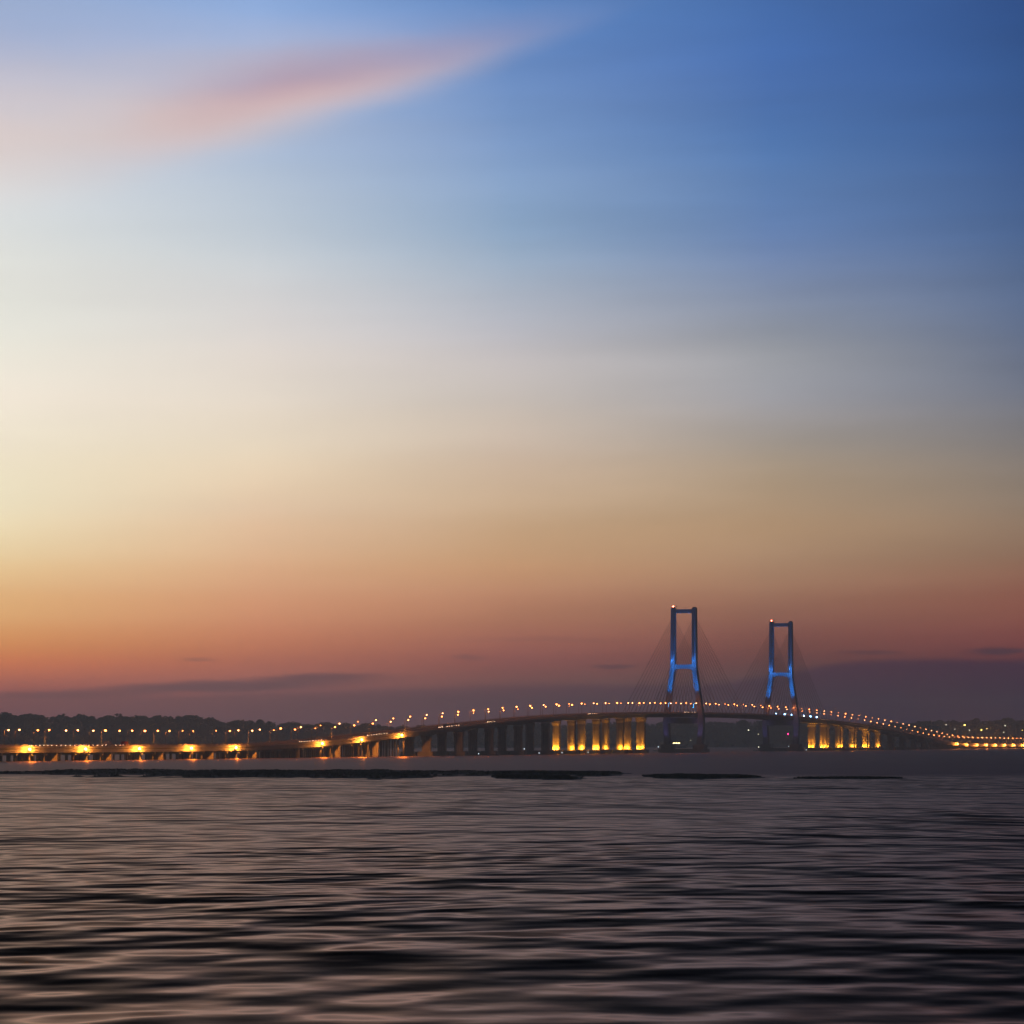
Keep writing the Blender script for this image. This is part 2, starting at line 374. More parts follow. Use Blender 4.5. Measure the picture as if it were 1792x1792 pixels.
for ti, s0 in enumerate((0.0, 434.0)):
    x, y, _ = np.subtract(pt(s0, 0, 0), orgM)
    py = empty('pylon', (x, y, 0), BR, main)
    py['label'] = 'nearer and taller-looking blue-lit pylon' if ti == 0 else 'farther blue-lit pylon'
    for sg in (-1, 1):
        rings = []
        for z in (3.9, 18, 31, 36, 41, 60, 80, 86, 92, 120, 147, 150.6):
            w = np.interp(z, [3, 31, 86, 151], [6.4, 5.8, 5.0, 4.5]) / 2; dp = np.interp(z, [3, 31, 151], [9.5, 8.5, 6.4]) / 2; c = sg * leg_t(z); b = .5
            rings.append([(c - w + b, -dp, z), (c + w - b, -dp, z), (c + w, -dp + b, z), (c + w, dp - b, z), (c + w - b, dp, z), (c - w + b, dp, z), (c - w, dp - b, z), (c - w, -dp + b, z)])
        MB().loft(rings).build('leg', M['pyl'], py)
        mb = MB(); mb.box((sg * 17.2, 0, 6.2), (13, 14, 4.6), 1.5); mb.build('pedestal', M['conc'], py)
    for zc, h, w, dp in ((147.4, 4.0, 18.6, 5.2), (89.6, 4.2, 19.0, 6.0), (33.4, 6.2, 33.0, 7.6)):
        mb = MB(); hw = w / 2
        if zc == 89.6:   # arms deepen towards the legs
            rings = [[(u * hw, q * dp / 2, zc + (h / 2 + .9 * abs(u) ** 4) * r - .7 * abs(u) ** 4) for q, r in ((-1, -1), (1, -1), (1, 1), (-1, 1))] for u in (-1, -.8, -.5, 0, .5, .8, 1)]
            mb.loft(rings)
        else: mb.box((0, 0, zc), (w, dp, h))
        mb.build('crossbeam', M['pyl'], py)
    mb = MB(); mb.box((0, 0, 1.95), (50, 26, 3.88), 3); mb.build('pile_cap', M['conc'], py)
    mb = MB(); mb.tube([(-8, 0, 149.4), (-8, 0, 153.6)], .12, 5); mb.box((-8, 0, 152.4), (.9, .9, .5)); mb.build('mast', M['dark'], py)
    mb = MB(); mb.tube([(1.5 + ti * 4, 0, 149.4), (1.5 + ti * 4, 0, 151.4)], .16, 5); mb.build('mast', M['dark'], py)
    for sg in (-1, 1):
        mb = MB(); mb.box((sg * 11.3, 0, 151.1), (3.4, 4.2, 1.0), .3); mb.build('leg_cap', M['dark'], py)
    mb = MB(); mb.ball((-11.0, -2.2, 152.4), .75, 8, 5); mb.build('beacon', M['red'], py)
    for sg in (-1, 1):
        for dr in (-1, 1):
            for k in range(12):
                run = 26 + (182 - 26) * k / 11 if (dr < 0) == (ti == 0) else 24 + (208 - 24) * k / 11
                za = 97 + (141 - 97) * k / 11
                sA = s0 + dr * 3.0; sB = s0 + dr * run
                a = np.subtract(pt(sA, sg * 11.3, za), orgM); b = np.subtract(pt(sB, sg * 14.0, zroad(sB) + .3), orgM)
                MB().tube([tuple(a), tuple(b)], .2, 5).build('stay_cable', M['cable'], main)
                ncab += 1

# ------------------------------------------------------------------ lamps
def light(name, kind, loc, parent, energy, color, **kw):
    l = bpy.data.lights.new(name, kind); l.energy = energy; l.color = color
    for k, v in kw.items(): setattr(l, k, v)
    o = bpy.data.objects.new(name, l); COL.objects.link(o); o.parent = parent; o.location = loc; return o
def street_lamp_meshes():
    post = MB().tube([(0, 0, 0), (0, 0, 5), (0, 0, 9.6)], [.2, .15, .11], 6)
    arm = MB().tube([(0, 0, 9.6), (.9, 0, 10.25), (2.4, 0, 10.5)], .09, 5)
    head = MB().loft([[(2.1, -.28, 10.45), (2.1, .28, 10.45), (2.1, .28, 10.7), (2.1, -.28, 10.7)], [(3.5, -.22, 10.5), (3.5, .22, 10.5), (3.5, .22, 10.75), (3.5, -.22, 10.75)]])
    bulb = MB().ball((2.9, 0, 10.1), .62, 10, 6, (1, 1, .75))
    return (post.mesh('post', M['steel']), arm.mesh('arm', M['steel']), head.mesh('lamp_head', M['dark']), bulb.mesh('bulb', M['sodium'], True), MB().ball((2.9, 0, 10.1), .58, 10, 6, (1, 1, .75)).mesh('bulb', M['sodium2'], True), MB().ball((2.9, 0, 10.1), .36, 10, 6, (1, 1, .75)).mesh('bulb', M['sodium'], True), MB().ball((2.9, 0, 10.1), .8, 10, 6, (1, 1, .75)).mesh('bulb', M['sodium'], True))
LM = street_lamp_meshes()
s_anchor = s_at(849.6, 14)
ords = ['first','second','third','fourth','fifth','sixth','seventh','eighth','ninth','tenth','eleventh','twelfth','thirteenth','fourteenth','fifteenth','sixteenth','seventeenth','eighteenth','nineteenth','twentieth']
tens = {2:'twenty',3:'thirty',4:'forty',5:'fifty',6:'sixty',7:'seventy'}
def ordn(i):
    if i < 20: return ords[i]
    n = i + 1
    if n % 10 == 0: return tens[n // 10][:-1] + 'ieth'
    return tens[n // 10] + '-' + ords[n % 10 - 1]
skip = {(0, 20)}
count = {}
for row, (t, rn) in enumerate(((14.0, 'near'), (-13.2, 'far'))):
    k = -40
    while True:
        s = s_anchor + 40 * k; k += 1
        px = px_of(s, t + 3)[0]
        if px < -4: continue
        if px > 1800 or s > 3050: break
        if row == 0 and 360 < px < 376: continue
        if row == 1 and 92 < px < 112: continue
        if s < S_L1: sec = 'left causeway'
        elif s < S_M0: sec = 'left approach spans'
        elif s < 434: sec = 'cable-stayed spans'
        elif s < S_R1: sec = 'slope beyond farther pylon'
        else: sec = 'far right causeway'
        c = count.get((row, sec), 0); count[(row, sec)] = c + 1
        x, y = P(s, t)
        root = empty('street_lamp', (x, y, zroad(s)), BR)
        tag(root, f'amber street lamp, {ordn(c)} from left in {rn} row, {sec}', 'street lamp', 'amber street lamps along the bridge')
        for j, me in enumerate(LM[:4]):
            if j == 3: me = random.choice((LM[3], LM[3], LM[4], LM[4], LM[5], LM[6]))
            link(me.name.split('.')[0], me, root)
        light('glow', 'POINT', (2.9, 0, 9.3), root, 1700, (1, .22, .045), shadow_soft_size=.3)

# floodlights on the causeway girders
SOD = (1, .30, .03)
def flood_mesh():
    return MB().loft([[(-.35, -.3, 0), (.35, -.3, 0), (.35, -.3, .55), (-.35, -.3, .55)], [(-.5, .3, -.1), (.5, .3, -.1), (.5, .3, .65), (-.5, .3, .65)]]).mesh('housing', M['dark'])
FH = flood_mesh(); FL = MB().ball((0, .1, 1.0), .75, 10, 6).mesh('lens', M['flood'], True)
FBR = MB().box((-1.2, 0, -.1), (2.6, .16, .16)).box((0, 0, .6), (.14, .14, 2.6)).mesh('bracket', M['dark'])
def causeway_flood(s, label, power):
    z = zroad(s) - 2.5; x, y = P(s, 15.8)
    root = empty('floodlight', (x, y, z), BR); tag(root, label, 'floodlight', 'orange floodlights under the causeway deck')
    link('housing', FH, root); link('lens', FL, root); link('bracket', FBR, root)
    for dv, k, sz in (((-6, -9, -.3), 2.6, 80), ((-6, 9, -.3), 3.0, 80), ((-5.5, 42, -3.2), .15 if 'eighth' in label else .7, 30)):
        g = light('glow', 'SPOT', (.75, .7 if dv[1] > 0 else -.7, .9), root, power * k, SOD, spot_size=R(sz), spot_blend=.5, shadow_soft_size=.3)
        g.rotation_euler = (-Vector(dv)).to_track_quat('Z', 'Y').to_euler()
    light('spill', 'POINT', (1.1, 0, 1.1), root, power * .8, SOD, shadow_soft_size=.5)
for i, px in enumerate([p for p in fl_px if p > 0 and p != 490]):
    causeway_flood(s_at(px, 15.8), f'orange floodlight glaring under the causeway deck, {ordn(i)} from the left side of the photo', 30000)
pr = [1676, 1693, 1710.5, 1727, 1743, 1759, 1775, 1791]
for i, px in enumerate(pr):
    causeway_flood(s_at(px, 15.8), f'orange floodlight under the far causeway at right, {ordn(i)} from the foot of the slope', 60000)

# uplights at the feet of the lit piers
UP = MB().loft([[(-.4, -.35, 0), (.4, -.35, 0), (.4, .35, .2), (-.4, .35, .2)], [(-.45, -.5, .7), (.45, -.5, .7), (.45, .4, .9), (-.45, .4, .9)]]).mesh('housing', M['dark'])
UPL = MB().loft([[(-.38, -.42, .75), (.38, -.42, .75), (.38, .32, .93), (-.38, .32, .93)], [(-.36, -.42, .8), (.36, -.42, .8), (.36, .32, .98), (-.36, .32, .98)]]).mesh('lens', M['flood'])
lit.sort()
GOLD = (1, .38, .02)
for i, (s, t, z0, z1) in enumerate(lit):
    wide = 2 if abs(s - S_M0) < 5 or abs(s - S_M1) < 5 else 1
    offs = (-2.6, 2.0) if wide == 2 else ((1.1,) if i % 3 else (-1.6, 1.9))
    for j, o in enumerate(offs):
        x, y = P(s - 2.9, t + o)
        root = empty('pier_uplight', (x, y, 3.6), BR)
        side = 'left lit group' if s < 0 else 'right lit group'
        k = i if s < 0 else i - sum(1 for q in lit if q[0] < 0)
        tag(root, f'gold uplight {"on the left " if len(offs) > 1 and j == 0 else ("on the right " if len(offs) > 1 else "")}at foot of {ordn(k)} nearest pier, {side}', 'uplight', 'gold uplights at the pier feet')
        link('housing', UP, root); link('lens', UPL, root)
        g = light('glow', 'SPOT', (0, 0, 1.1), root, 40000 * random.uniform(.35, 1.5) * (1 if s < 0 else 1.35), GOLD, spot_size=R(27), spot_blend=1, shadow_soft_size=.25)
        g.rotation_euler = (R(180 - 4), 0, R(random.uniform(-3, 3)))
        light('glow', 'POINT', (0, .3, 1.9), root, 6000 * random.uniform(.6, 1.3), GOLD, shadow_soft_size=.2)
        x = 0

# blue floods washing the pylons
BLUE = (.0, .26, .9)
for ti, s0 in enumerate((0.0, 434.0)):
    for sg in (-1, 1):
        nm = ('left' if sg < 0 else 'right'); pn = ('nearer' if ti == 0 else 'farther')
        x, y = P(s0 - 16, sg * 14.2)
        root = empty('blue_floodlight', (x, y, zroad(s0 - 16) + .05), BR)
        tag(root, f'blue floodlight on the deck before the {nm} leg of the {pn} pylon', 'floodlight', 'blue floodlights washing the pylons')
        link('housing', UP, root)
        a = light('glow', 'SPOT', (0, 0, 1.2), root, 60000, BLUE, spot_size=R(34), spot_blend=1, shadow_soft_size=.4)
        tgt = Vector((sg * (11.8 - 14.2), 14, 46)); a.rotation_euler = (-tgt).to_track_quat('Z', 'Y').to_euler()
        a2 = light('glow', 'SPOT', (0, 0, 1.3), root, 420000, BLUE, spot_size=R(50), spot_blend=1, shadow_soft_size=.4)
        tgt = Vector((sg * (11.4 - 14.2), 12, 98)); a2.rotation_euler = (-tgt).to_track_quat('Z', 'Y').to_euler()
        # small flood hung under the middle beam
        x, y = P(s0 - 6.5, sg * 10.6)
        root = empty('blue_floodlight', (x, y, 91.8), BR)
        tag(root, f'blue floodlight on the middle beam beside the {nm} leg of the {pn} pylon', 'floodlight', 'blue floodlights washing the pylons')
        link('housing', UP, root)
        MB().box((0, 1.8, .0), (.3, 4.0, .2)).build('bracket', M['dark'], root)
        a = light('glow', 'POINT', (sg * .8, -.8, -1.0), root, 1800, (.04, .3, 1), shadow_soft_size=.4)
        a = light('glow', 'POINT', (sg * .8, -.8, 4.0), root, 2600, (.05, .3, 1), shadow_soft_size=.4)
        x, y = P(s0 - 14, sg * 17)
        root = empty('violet_floodlight', (x, y, 3.85), BR)
        tag(root, f'dim violet floodlight at the foot of the {nm} leg of the {pn} pylon', 'floodlight', 'violet floodlights at the pylon feet')
        link('housing', UP, root)
        a = light('glow', 'SPOT', (0, 0, 1.2), root, 9000, (.42, .3, 1), spot_size=R(50), spot_blend=1, shadow_soft_size=.3)
        tgt = Vector((sg * 2, 9.5, 30)); a.rotation_euler = (-tgt).to_track_quat('Z', 'Y').to_euler()
for i, px in enumerate((1358, 1373, 1385, 1406.6, 1418, 1429)):
    s = s_at(px, 14.6); x, y = P(s, 14.6)
    root = empty('blue_deck_lamp', (x, y, zroad(s) + .5), BR)
    tag(root, f'small bluish white lamp on the deck railing by the farther pylon, {ordn(i)} from left', 'deck lamp', 'bluish lamps on the railing')
    MB().tube([(0, 0, 0), (0, 0, 1.2)], .08, 5).build('post', M['dark'], root)
    MB().ball((.2, 0, 1.6), .5 if i in (0, 2) else .75, 10, 6).build('bulb', M['blue'], root, smooth=True)

# ------------------------------------------------------------------ traffic
def car_parts(lorry=False):
    if not lorry:
        sec = [(-2.2, .5, .75, .8), (-2.1, .35, .95, .86), (-1.0, .3, 1.0, .88), (-.5, .3, 1.45, .74), (.9, .3, 1.48, .74), (1.7, .3, 1.05, .86), (2.2, .4, .9, .82)]
        body = MB().loft([[(-w, y, z0), (w, y, z0), (w * 1.02, y, (z0 + 1.0) / 2), (w * .8, y, z1), (-w * .8, y, z1), (-w * 1.02, y, (z0 + 1.0) / 2)] for y, z0, z1, w in sec])
        wy = (-1.35, 1.4); hw = .62; hy, hz = -2.2, .72; L = 1.0; wr = .32
    else:
        body = MB().box((0, -2.9, 1.6), (2.2, 1.7, 2.1), .2).box((0, 1.0, 1.9), (2.4, 5.6, 2.7), .1).box((0, 0, .55), (1.0, 7.2, .3))
        wy = (-2.6, 2.4); hw = .8; hy, hz = -3.8, .95; wr = .48
    return body, wy, hw, hy, hz, wr
def make_kind(lorry):
    body, wy, hw, hy, hz, wr = car_parts(lorry)
    bms = [body.mesh('body', p) for p in paints]
    wh = MB().loft([[(x, wr * math.cos(a), wr * math.sin(a)) for a in [2 * math.pi * k / 10 for k in range(10)]] for x in (-.12, .12)]).mesh('wheel', M['tyre'])
    hl = MB().ball((0, 0, 0), .21, 8, 5).mesh('headlight', M['white'], True)
    return bms, wh, hl, wy, hw, hy, hz, wr
KC, KL = make_kind(False), make_kind(True)
streaks = [('the left end of the causeway', [57, 64, 71, 78, 85, 92, 100, 108, 116, 124, 132, 140, 148, 156, 164, 172, 180, 188, 196, 204, 211, 218]), ('the causeway mid-slope', [528, 533, 538, 543, 548, 553, 558, 563]),
           ('the foot of the approach', [646, 650.5, 655, 659.5, 664, 668.5, 673, 677.5]), ('the lower approach', [771, 775, 779, 783, 787, 791, 795, 799, 803]), ('the middle of the approach', [856, 861, 866]),
           ('the upper approach', [1033, 1037, 1041, 1045]), ('the deck inside the nearer pylon', [1200, 1204, 1208, 1212, 1216]), ('the deck just right of the farther pylon', [1399, 1403, 1407]),
           ('the deck above the right lit piers', [1432, 1436, 1440, 1444, 1448]), ('the long downhill right slope', [1621, 1624, 1627, 1630]), ('the bottom of the right slope', [1639, 1642, 1645, 1648, 1651, 1654])]
for place, pxs in streaks:
    for i, px in enumerate(pxs):
        lorry = random.random() < .06; K = KL if lorry else KC
        bms, wh, hl, wy, hw, hy, hz, wr = K; pi = random.randrange(4)
        s = s_at(px, 10.8); x, y = P(s, 10.8)
        root = empty('lorry' if lorry else 'car', (x, y, zroad(s) + .062), BR)
        ww = {0: 'silver', 1: 'red', 2: 'white', 3: 'dark blue'}[pi]
        tag(root, f'{ "lorry" if lorry else "car"} with headlights, {ordn(i)} from left on {place}', 'lorry' if lorry else 'car', 'vehicles with headlights on the bridge')
        link('body', bms[pi], root)
        for a in wy:
            for b in (-1, 1): link('wheel', wh, root, (b * (.78 if not lorry else 1.0), a, wr))
        for b in (-1, 1): link('headlight', hl, root, (b * hw, hy, hz))

# ------------------------------------------------------------------ far shore
sky_px = [-900, 0, 60, 100, 200, 250, 300, 350, 380, 450, 500, 560, 640, 700, 740, 850, 1130, 1200, 1260, 1320, 1420, 1560, 1590, 1640, 1700, 1750, 1792, 2700]
sky_py = [1250, 1252, 1254, 1255, 1255, 1257, 1256, 1256, 1261, 1262.5, 1265, 1266.5, 1268, 1271, 1272, 1269, 1264, 1263, 1265, 1263, 1263, 1267, 1265.5, 1262, 1260, 1259, 1260, 1262]
def Dfront(px): return np.interp(px, [-900, 0, 700, 1100, 1800, 2700], [4300, 4500, 5300, 6100, 6500, 6800])
def ground(x, y):
    px = 896 + F * x / np.maximum(y, 1); d = np.hypot(x, y); df = Dfront(px)
    top = CAMZ + (HZ - np.interp(px, sky_px, sky_py)) * (df + 450) / F - 9.0
    u = np.clip((y - df) / 450, -.3, 1); sm = np.where(u > 0, u * u * (3 - 2 * u), u * 1.2)
    w = np.sin(x / 61.0 + y / 97.0) * .9 + np.sin(x / 23.0 - y / 41.0) * .5
    return -.6 + 2.0 * np.clip(u * 12, -1, 1) + np.where(u > 0, sm * (top - 1.4), u * 6) + w * np.clip(u * 2, 0, 1) - np.clip((y - df - 700) / 1500, 0, 1) * 8
pxs = np.arange(-900, 2700, 12.0); rel = np.concatenate([np.arange(-60, 700, 20.0), np.arange(700, 2600, 100.0)])
V = []; 
for p in pxs:
    for r in rel:
        y = Dfront(p) + r; x = (p - 896) / F * y; V.append((x, y))
V = np.array(V); Z = ground(V[:, 0], V[:, 1]); nr = len(rel)
fc = [(i * nr + j, (i + 1) * nr + j, (i + 1) * nr + j + 1, i * nr + j + 1) for i in range(len(pxs) - 1) for j in range(nr - 1)]
me = bpy.data.meshes.new('far_shore'); me.from_pydata([(a, b, c) for (a, b), c in zip(V, Z)], [], fc); me.materials.append(M['land'])
me.polygons.foreach_set('use_smooth', [True] * len(me.polygons))
tag(link('far_shore', me), kind='structure')

# shore lamps first (trees keep clear of them)
clear = []
def shore_lamp(px, py, m, r, label, h=11):
    best = None
    for dd in np.arange(30, 520, 2.0):
        y = float(Dfront(px)) + dd; x = (px - 896) / F * y; z = CAMZ + (HZ - py) * y / F
        g = float(ground(np.array(x), np.array(y))); e = abs(z - g - h)
        if best is None or e < best[0]: best = (e, x, y, z, g)
    _, x, y, z, g = best; clear.append((x, y))
    root = empty('shore_lamp', (x, y, g)); tag(root, label, 'lamp', 'scattered lamps on the far shore')
    MB().tube([(0, 0, -.5), (0, 0, z - g)], [.25, .14], 6).build('post', M['steel'], root)
    MB().box((0, 0, z - g + r * .95), (.9, .9, .3)).build('lamp_hood', M['dark'], root)
    MB().ball((0, -.2, z - g), r, 10, 6).build('bulb', m, root, smooth=True)
for px, py, mk, r, lb in ((1688, 1268.8, 'yell', 1.5, 'brightest yellow lamp on the dark wooded hill at right'), (1717.5, 1277.5, 'yell', 1.2, 'second bright yellow lamp low on the right-hand hill'),
     (1727, 1275.3, 'yell', .6, 'dim orange lamp just right of the low yellow lamp on the right hill'), (1655.5, 1268.5, 'pale', .8, 'faint pale lamp at the left shoulder of the right-hand hill'),
     (1671, 1276, 'pale', .7, 'faint pale lamp below the left shoulder of the right-hand hill'), (1696.5, 1277.5, 'pale', 1.0, 'small white lamp below the brightest yellow lamp'),
     (1759, 1269.7, 'pale', 1.0, 'small white lamp high on the right-hand hill near the photo edge'), (1756.5, 1281.5, 'pale', .7, 'small white lamp low on the hill above the far causeway'),
     (1789, 1278.3, 'yell', .6, 'dim orange lamp at the right edge of the photo'), (1310, 1277.6, 'pale', 1.1, 'pale lamp on the shore between the two pylons'),
     (1327, 1284.7, 'pale', .6, 'very faint lamp on the shore left of the farther pylon'), (1379, 1284.5, 'pink', 1.2, 'pinkish red lamp seen between the legs of the farther pylon'),
     (1209, 1296, 'pale', .5, 'very faint lamp on the shore beside the nearer pylon')):
    shore_lamp(px, py, M[mk], r, lb)

# woodland as one mass of leaf clumps
ico = [(0, 0, 1), (.894, 0, .447), (.276, .851, .447), (-.724, .526, .447), (-.724, -.526, .447), (.276, -.851, .447), (.724, .526, -.447), (-.276, .851, -.447), (-.894, 0, -.447), (-.276, -.851, -.447), (.724, -.526, -.447), (0, 0, -1)]
icf = [(0, 1, 2), (0, 2, 3), (0, 3, 4), (0, 4, 5), (0, 5, 1), (1, 6, 2), (2, 7, 3), (3, 8, 4), (4, 9, 5), (5, 10, 1), (2, 6, 7), (3, 7, 8), (4, 8, 9), (5, 9, 10), (1, 10, 6), (6, 11, 7), (7, 11, 8), (8, 11, 9), (9, 11, 10), (10, 11, 6)]
ico = np.array(ico); icf = np.array(icf)
def clumps(cent, rad):
    n = len(cent); v = ico[None] * rad[:, None, None] * rng.uniform(.65, 1.3, (n, 12, 1)) * np.array([1, 1, .8]) + cent[:, None]
    f = icf[None] + (np.arange(n) * 12)[:, None, None]
    return v.reshape(-1, 3), f.reshape(-1, 3)
def np_mesh(name, v, f, m):
    me = bpy.data.meshes.new(name); me.vertices.add(len(v)); me.vertices.foreach_set('co', v.astype('f').ravel())
    me.loops.add(f.size); me.loops.foreach_set('vertex_index', f.astype('i').ravel())
    k = f.shape[1]; me.polygons.add(len(f)); me.polygons.foreach_set('loop_start', np.arange(0, f.size, k, dtype='i'))
    me.update(calc_edges=True); me.materials.append(m); return me
C = []; RR = []
def rows_of(n, lo, hi, rel0, rel1, hmin, hmax, ncl):
    p = rng.uniform(lo, hi, n); y = Dfront(p) + rng.uniform(rel0, rel1, n); x = (p - 896) / F * y
    ok = np.ones(n, bool)
    for cx, cy in clear: ok &= ~((abs(x - cx) < 9) & (y < cy + 4) & (y > cy - 45))
    x, y = x[ok], y[ok]; g = ground(x, y); pp = 896 + F * x / y; h = rng.uniform(hmin, hmax, len(x)) * (.92 + .2 * np.sin(pp / 7.3 + 1.3 * np.sin(pp / 19)) + .07 * np.sin(pp / 23.0 + 2 * np.sin(pp / 61))) * np.where(896 + F * x / y < 420, 1.12, 1)
    for _ in range(ncl):
        a = rng.uniform(0, 6.28, len(x)); u = rng.uniform(0, 1, len(x)); rr = h * .34 * np.sqrt(rng.uniform(0, 1, len(x))) * np.sqrt(1 - (u - .45) ** 2)
        C.append(np.stack([x + rr * np.cos(a), y + rr * np.sin(a), g + h * (.05 + .91 * u)], 1)); RR.append(h * rng.uniform(.11, .2, len(x)))
rows_of(3200, -500, 2300, 380, 560, 6.5, 11, 13)      # ridge
rows_of(2800, -300, 2100, 10, 380, 6, 10, 8)      # slope and waterside
v, f = clumps(np.concatenate(C), np.concatenate(RR))
tag(link('woodland', np_mesh('woodland', v, f, M['leaf'])), 'dark hazy woodland covering the far shore behind the bridge', 'woodland', kind='stuff')

# trees one can tell apart on the skyline
def tree_proto(h, w, seed):
    r = np.random.default_rng(seed); n = 520
    a = r.uniform(0, 6.28, n); u = r.uniform(0, 1, n); q = r.uniform(.35, 1, n) ** .5
    lob = 1 + .22 * np.sin(3 * a + seed) + .15 * np.sin(5 * a + 2 * seed + 6 * u)
    rr = w / 2 * q * np.sqrt(np.clip(1 - (2 * u - .85) ** 2 / 1.4, .05, 1)) * lob
    c = np.stack([rr * np.cos(a), rr * np.sin(a), h * (.32 + .66 * u) + r.normal(0, .25, n)], 1)
    v, f = clumps(c, r.uniform(.45, 1.0, n) * h / 14)
    mb = MB().tube([(0, 0, -1.5), (.1, 0, h * .25), (.2, .1, h * .6)], [h * .035, h * .026, h * .012], 7)
    for k in range(5):
        b = 2 * math.pi * k / 5 + seed; mb.tube([(.1, 0, h * .28), (w * .18 * math.cos(b), w * .18 * math.sin(b), h * .5), (w * .32 * math.cos(b), w * .32 * math.sin(b), h * .66)], [h * .014, h * .009, h * .004], 5)
    return np_mesh('crown', v, f, M['leaf2']), mb.mesh('trunk', M['bark'])
protos = [tree_proto(19, 15, 1), tree_proto(17, 18, 2), tree_proto(15, 13, 3), tree_proto(16, 22, 5)]
for px, py, k, lb in ((139, 1249.6, 0, 'tall round-crowned tree standing highest on the left skyline'), (160, 1253, 2, 'smaller tree right of the tall round one on the left skyline'), (190, 1251.8, 3, 'broad flat-topped tree above the third causeway flare'),
     (221, 1253.5, 1, 'rounded tree between the two broad skyline clumps at left'), (252, 1252.6, 1, 'tree left in the wide clump above the fourth causeway flare'), (276, 1252, 3, 'wide spreading tree right in the clump above the fourth flare'),
     (312, 1252.8, 2, 'tree at the left of the clump near the fifth causeway flare'), (328, 1251.5, 3, 'broad tree capping the clump near the fifth causeway flare'), (42, 1250.5, 1, 'round tree near the left side of the photo skyline'),
     (8, 1250, 3, 'broad tree at the very left edge of the photo'), (93, 1254, 2, 'low tree left of the tall round-crowned one'), (413, 1260.5, 3, 'low spreading tree left of the middle of the left skyline'),
     (455, 1259, 2, 'pointed tree rising alone right of the low spreading one'), (520, 1264.5, 1, 'small round tree over the middle causeway lamps'), (1757, 1256.5, 2, 'pointed tree on the right-hand hill near the edge'),
     (1709, 1256.8, 1, 'round tree on the crest of the right-hand hill'), (1644, 1260, 3, 'broad tree on the left shoulder of the right-hand hill')):
    y = float(Dfront(px)) + 440; x = (px - 896) / F * y; zt = CAMZ + (HZ - py) * y / F; g = float(ground(np.array(x), np.array(y)))
    hh = (19, 17, 15, 16)[k]; sc = max(.5, (zt - g) / hh)
    root = empty('skyline_tree', (x, y, g), random.uniform(0, 6)); root.scale = (max(.75, sc), max(.75, sc), sc)
    tag(root, lb, 'tree', 'trees standing out on the skyline')
    link('crown', protos[k][0], root); link('trunk', protos[k][1], root)

# ------------------------------------------------------------------ boats and markers
def boat(px, Y, rz, L, m, label, lamp='nav'):
    x = (px - 896) / F * Y; root = empty('fishing_boat', (x, Y, 0), rz); tag(root, label, 'boat', 'small boats on the strait')
    rings = []
    for u in np.linspace(-1, 1, 9):
        w = L * .15 * (1 - max(0, u) ** 2.4) * (.85 if u < -.9 else 1) + .02; sh = .5 * u * u + .9; y = u * L / 2
        rings.append([(-w, y, sh), (-w * .8, y, .1), (0, y, -.5), (w * .8, y, .1), (w, y, sh), (w * .9, y, sh - .15), (0, y, sh - .25), (-w * .9, y, sh - .15)])
    MB().loft(rings).build('hull', m, root)
    mb = MB().box((0, -L * .15, 1.8), (L * .18, L * .25, 1.8), .15); mb.build('cabin', M['hull'], root)
    MB().tube([(0, .2, .8), (0, .2, 5)], .07, 5).build('mast', M['steel'], root)
    MB().ball((0, .2, 5), .5, 8, 5).build('mast_light', M[lamp], root)
boat(1152, 3950, 1.2, 12, M['hull'], 'pale small fishing boat just left of the nearer pylon foot')
boat(1328, 3960, 1.4, 14, M['hull'], 'pale small boat just left of the farther pylon foot', 'pale')
boat(1381, 4500, 1.2, 10, M['hull2'], 'dark little boat seen between the legs of the farther pylon')
# ferry
x = (1182 - 896) / F * 5600; root = empty('ferry', (x, 5600, 0), 1.45); tag(root, 'distant ferry with yellow lit windows between the legs of the nearer pylon', 'ferry')
rings = []
for u in np.linspace(-1, 1, 9):
    w = 5 * (1 - max(0, u) ** 3) + .05; y = u * 19; rings.append([(-w, y, 3), (-w * .85, y, -.6), (w * .85, y, -.6), (w, y, 3)])
MB().loft(rings).build('hull', M['hull2'], root)
MB().box((0, -3, 4.8), (8, 24, 3.6), .3).build('superstructure', M['hull'], root)
MB().box((0, -2, 8.0), (6.5, 12, 2.79), .3).build('bridge_house', M['hull'], root)
for k in range(3): MB().box((3.32, -6 + k * 4, 8.2), (.12, 3.2, 1.5)).build('window', M['win'], root)
for k in range(3): MB().box((-3.32, -6 + k * 4, 8.2), (.12, 3.2, 1.5)).build('window', M['win'], root)
MB().tube([(0, -2, 9.4), (0, -2, 14)], .15, 5).build('mast', M['steel'], root)
for i, px in enumerate((837.5, 915, 943.5, 983.5, 1029, 1411)):
    b = sorted(((abs(px_of(s, 7.4)[0] - px), s) for s in left_bents + right_bents + [S_M1 + 1.7]))[0][1]
    s = s_at(px, 13.0); x, y = P(b, 7.4 + 5.6) if abs(px_of(b, 13)[0] - px) < 9 else P(s, 13.0)
    on = abs(px_of(b, 13)[0] - px) < 9
    root = empty('marker_light', (x, y - (0 if on else 0), 3.6 if on else 0), BR)
    tag(root, f'small white marker light low by the water at the piers, {ordn(i)} from left', 'marker light', 'white marker lights at the piers')
    if not on: MB().tube([(0, 0, -1), (0, 0, .6)], [1.1, .9], 10).build('float', M['dark'], root)
    MB().tube([(0, 0, 0), (0, 0, 1.2)], .08, 5).build('post', M['dark'], root)
    MB().ball((0, 0, 1.5), .36, 8, 5).build('bulb', M['nav'], root)

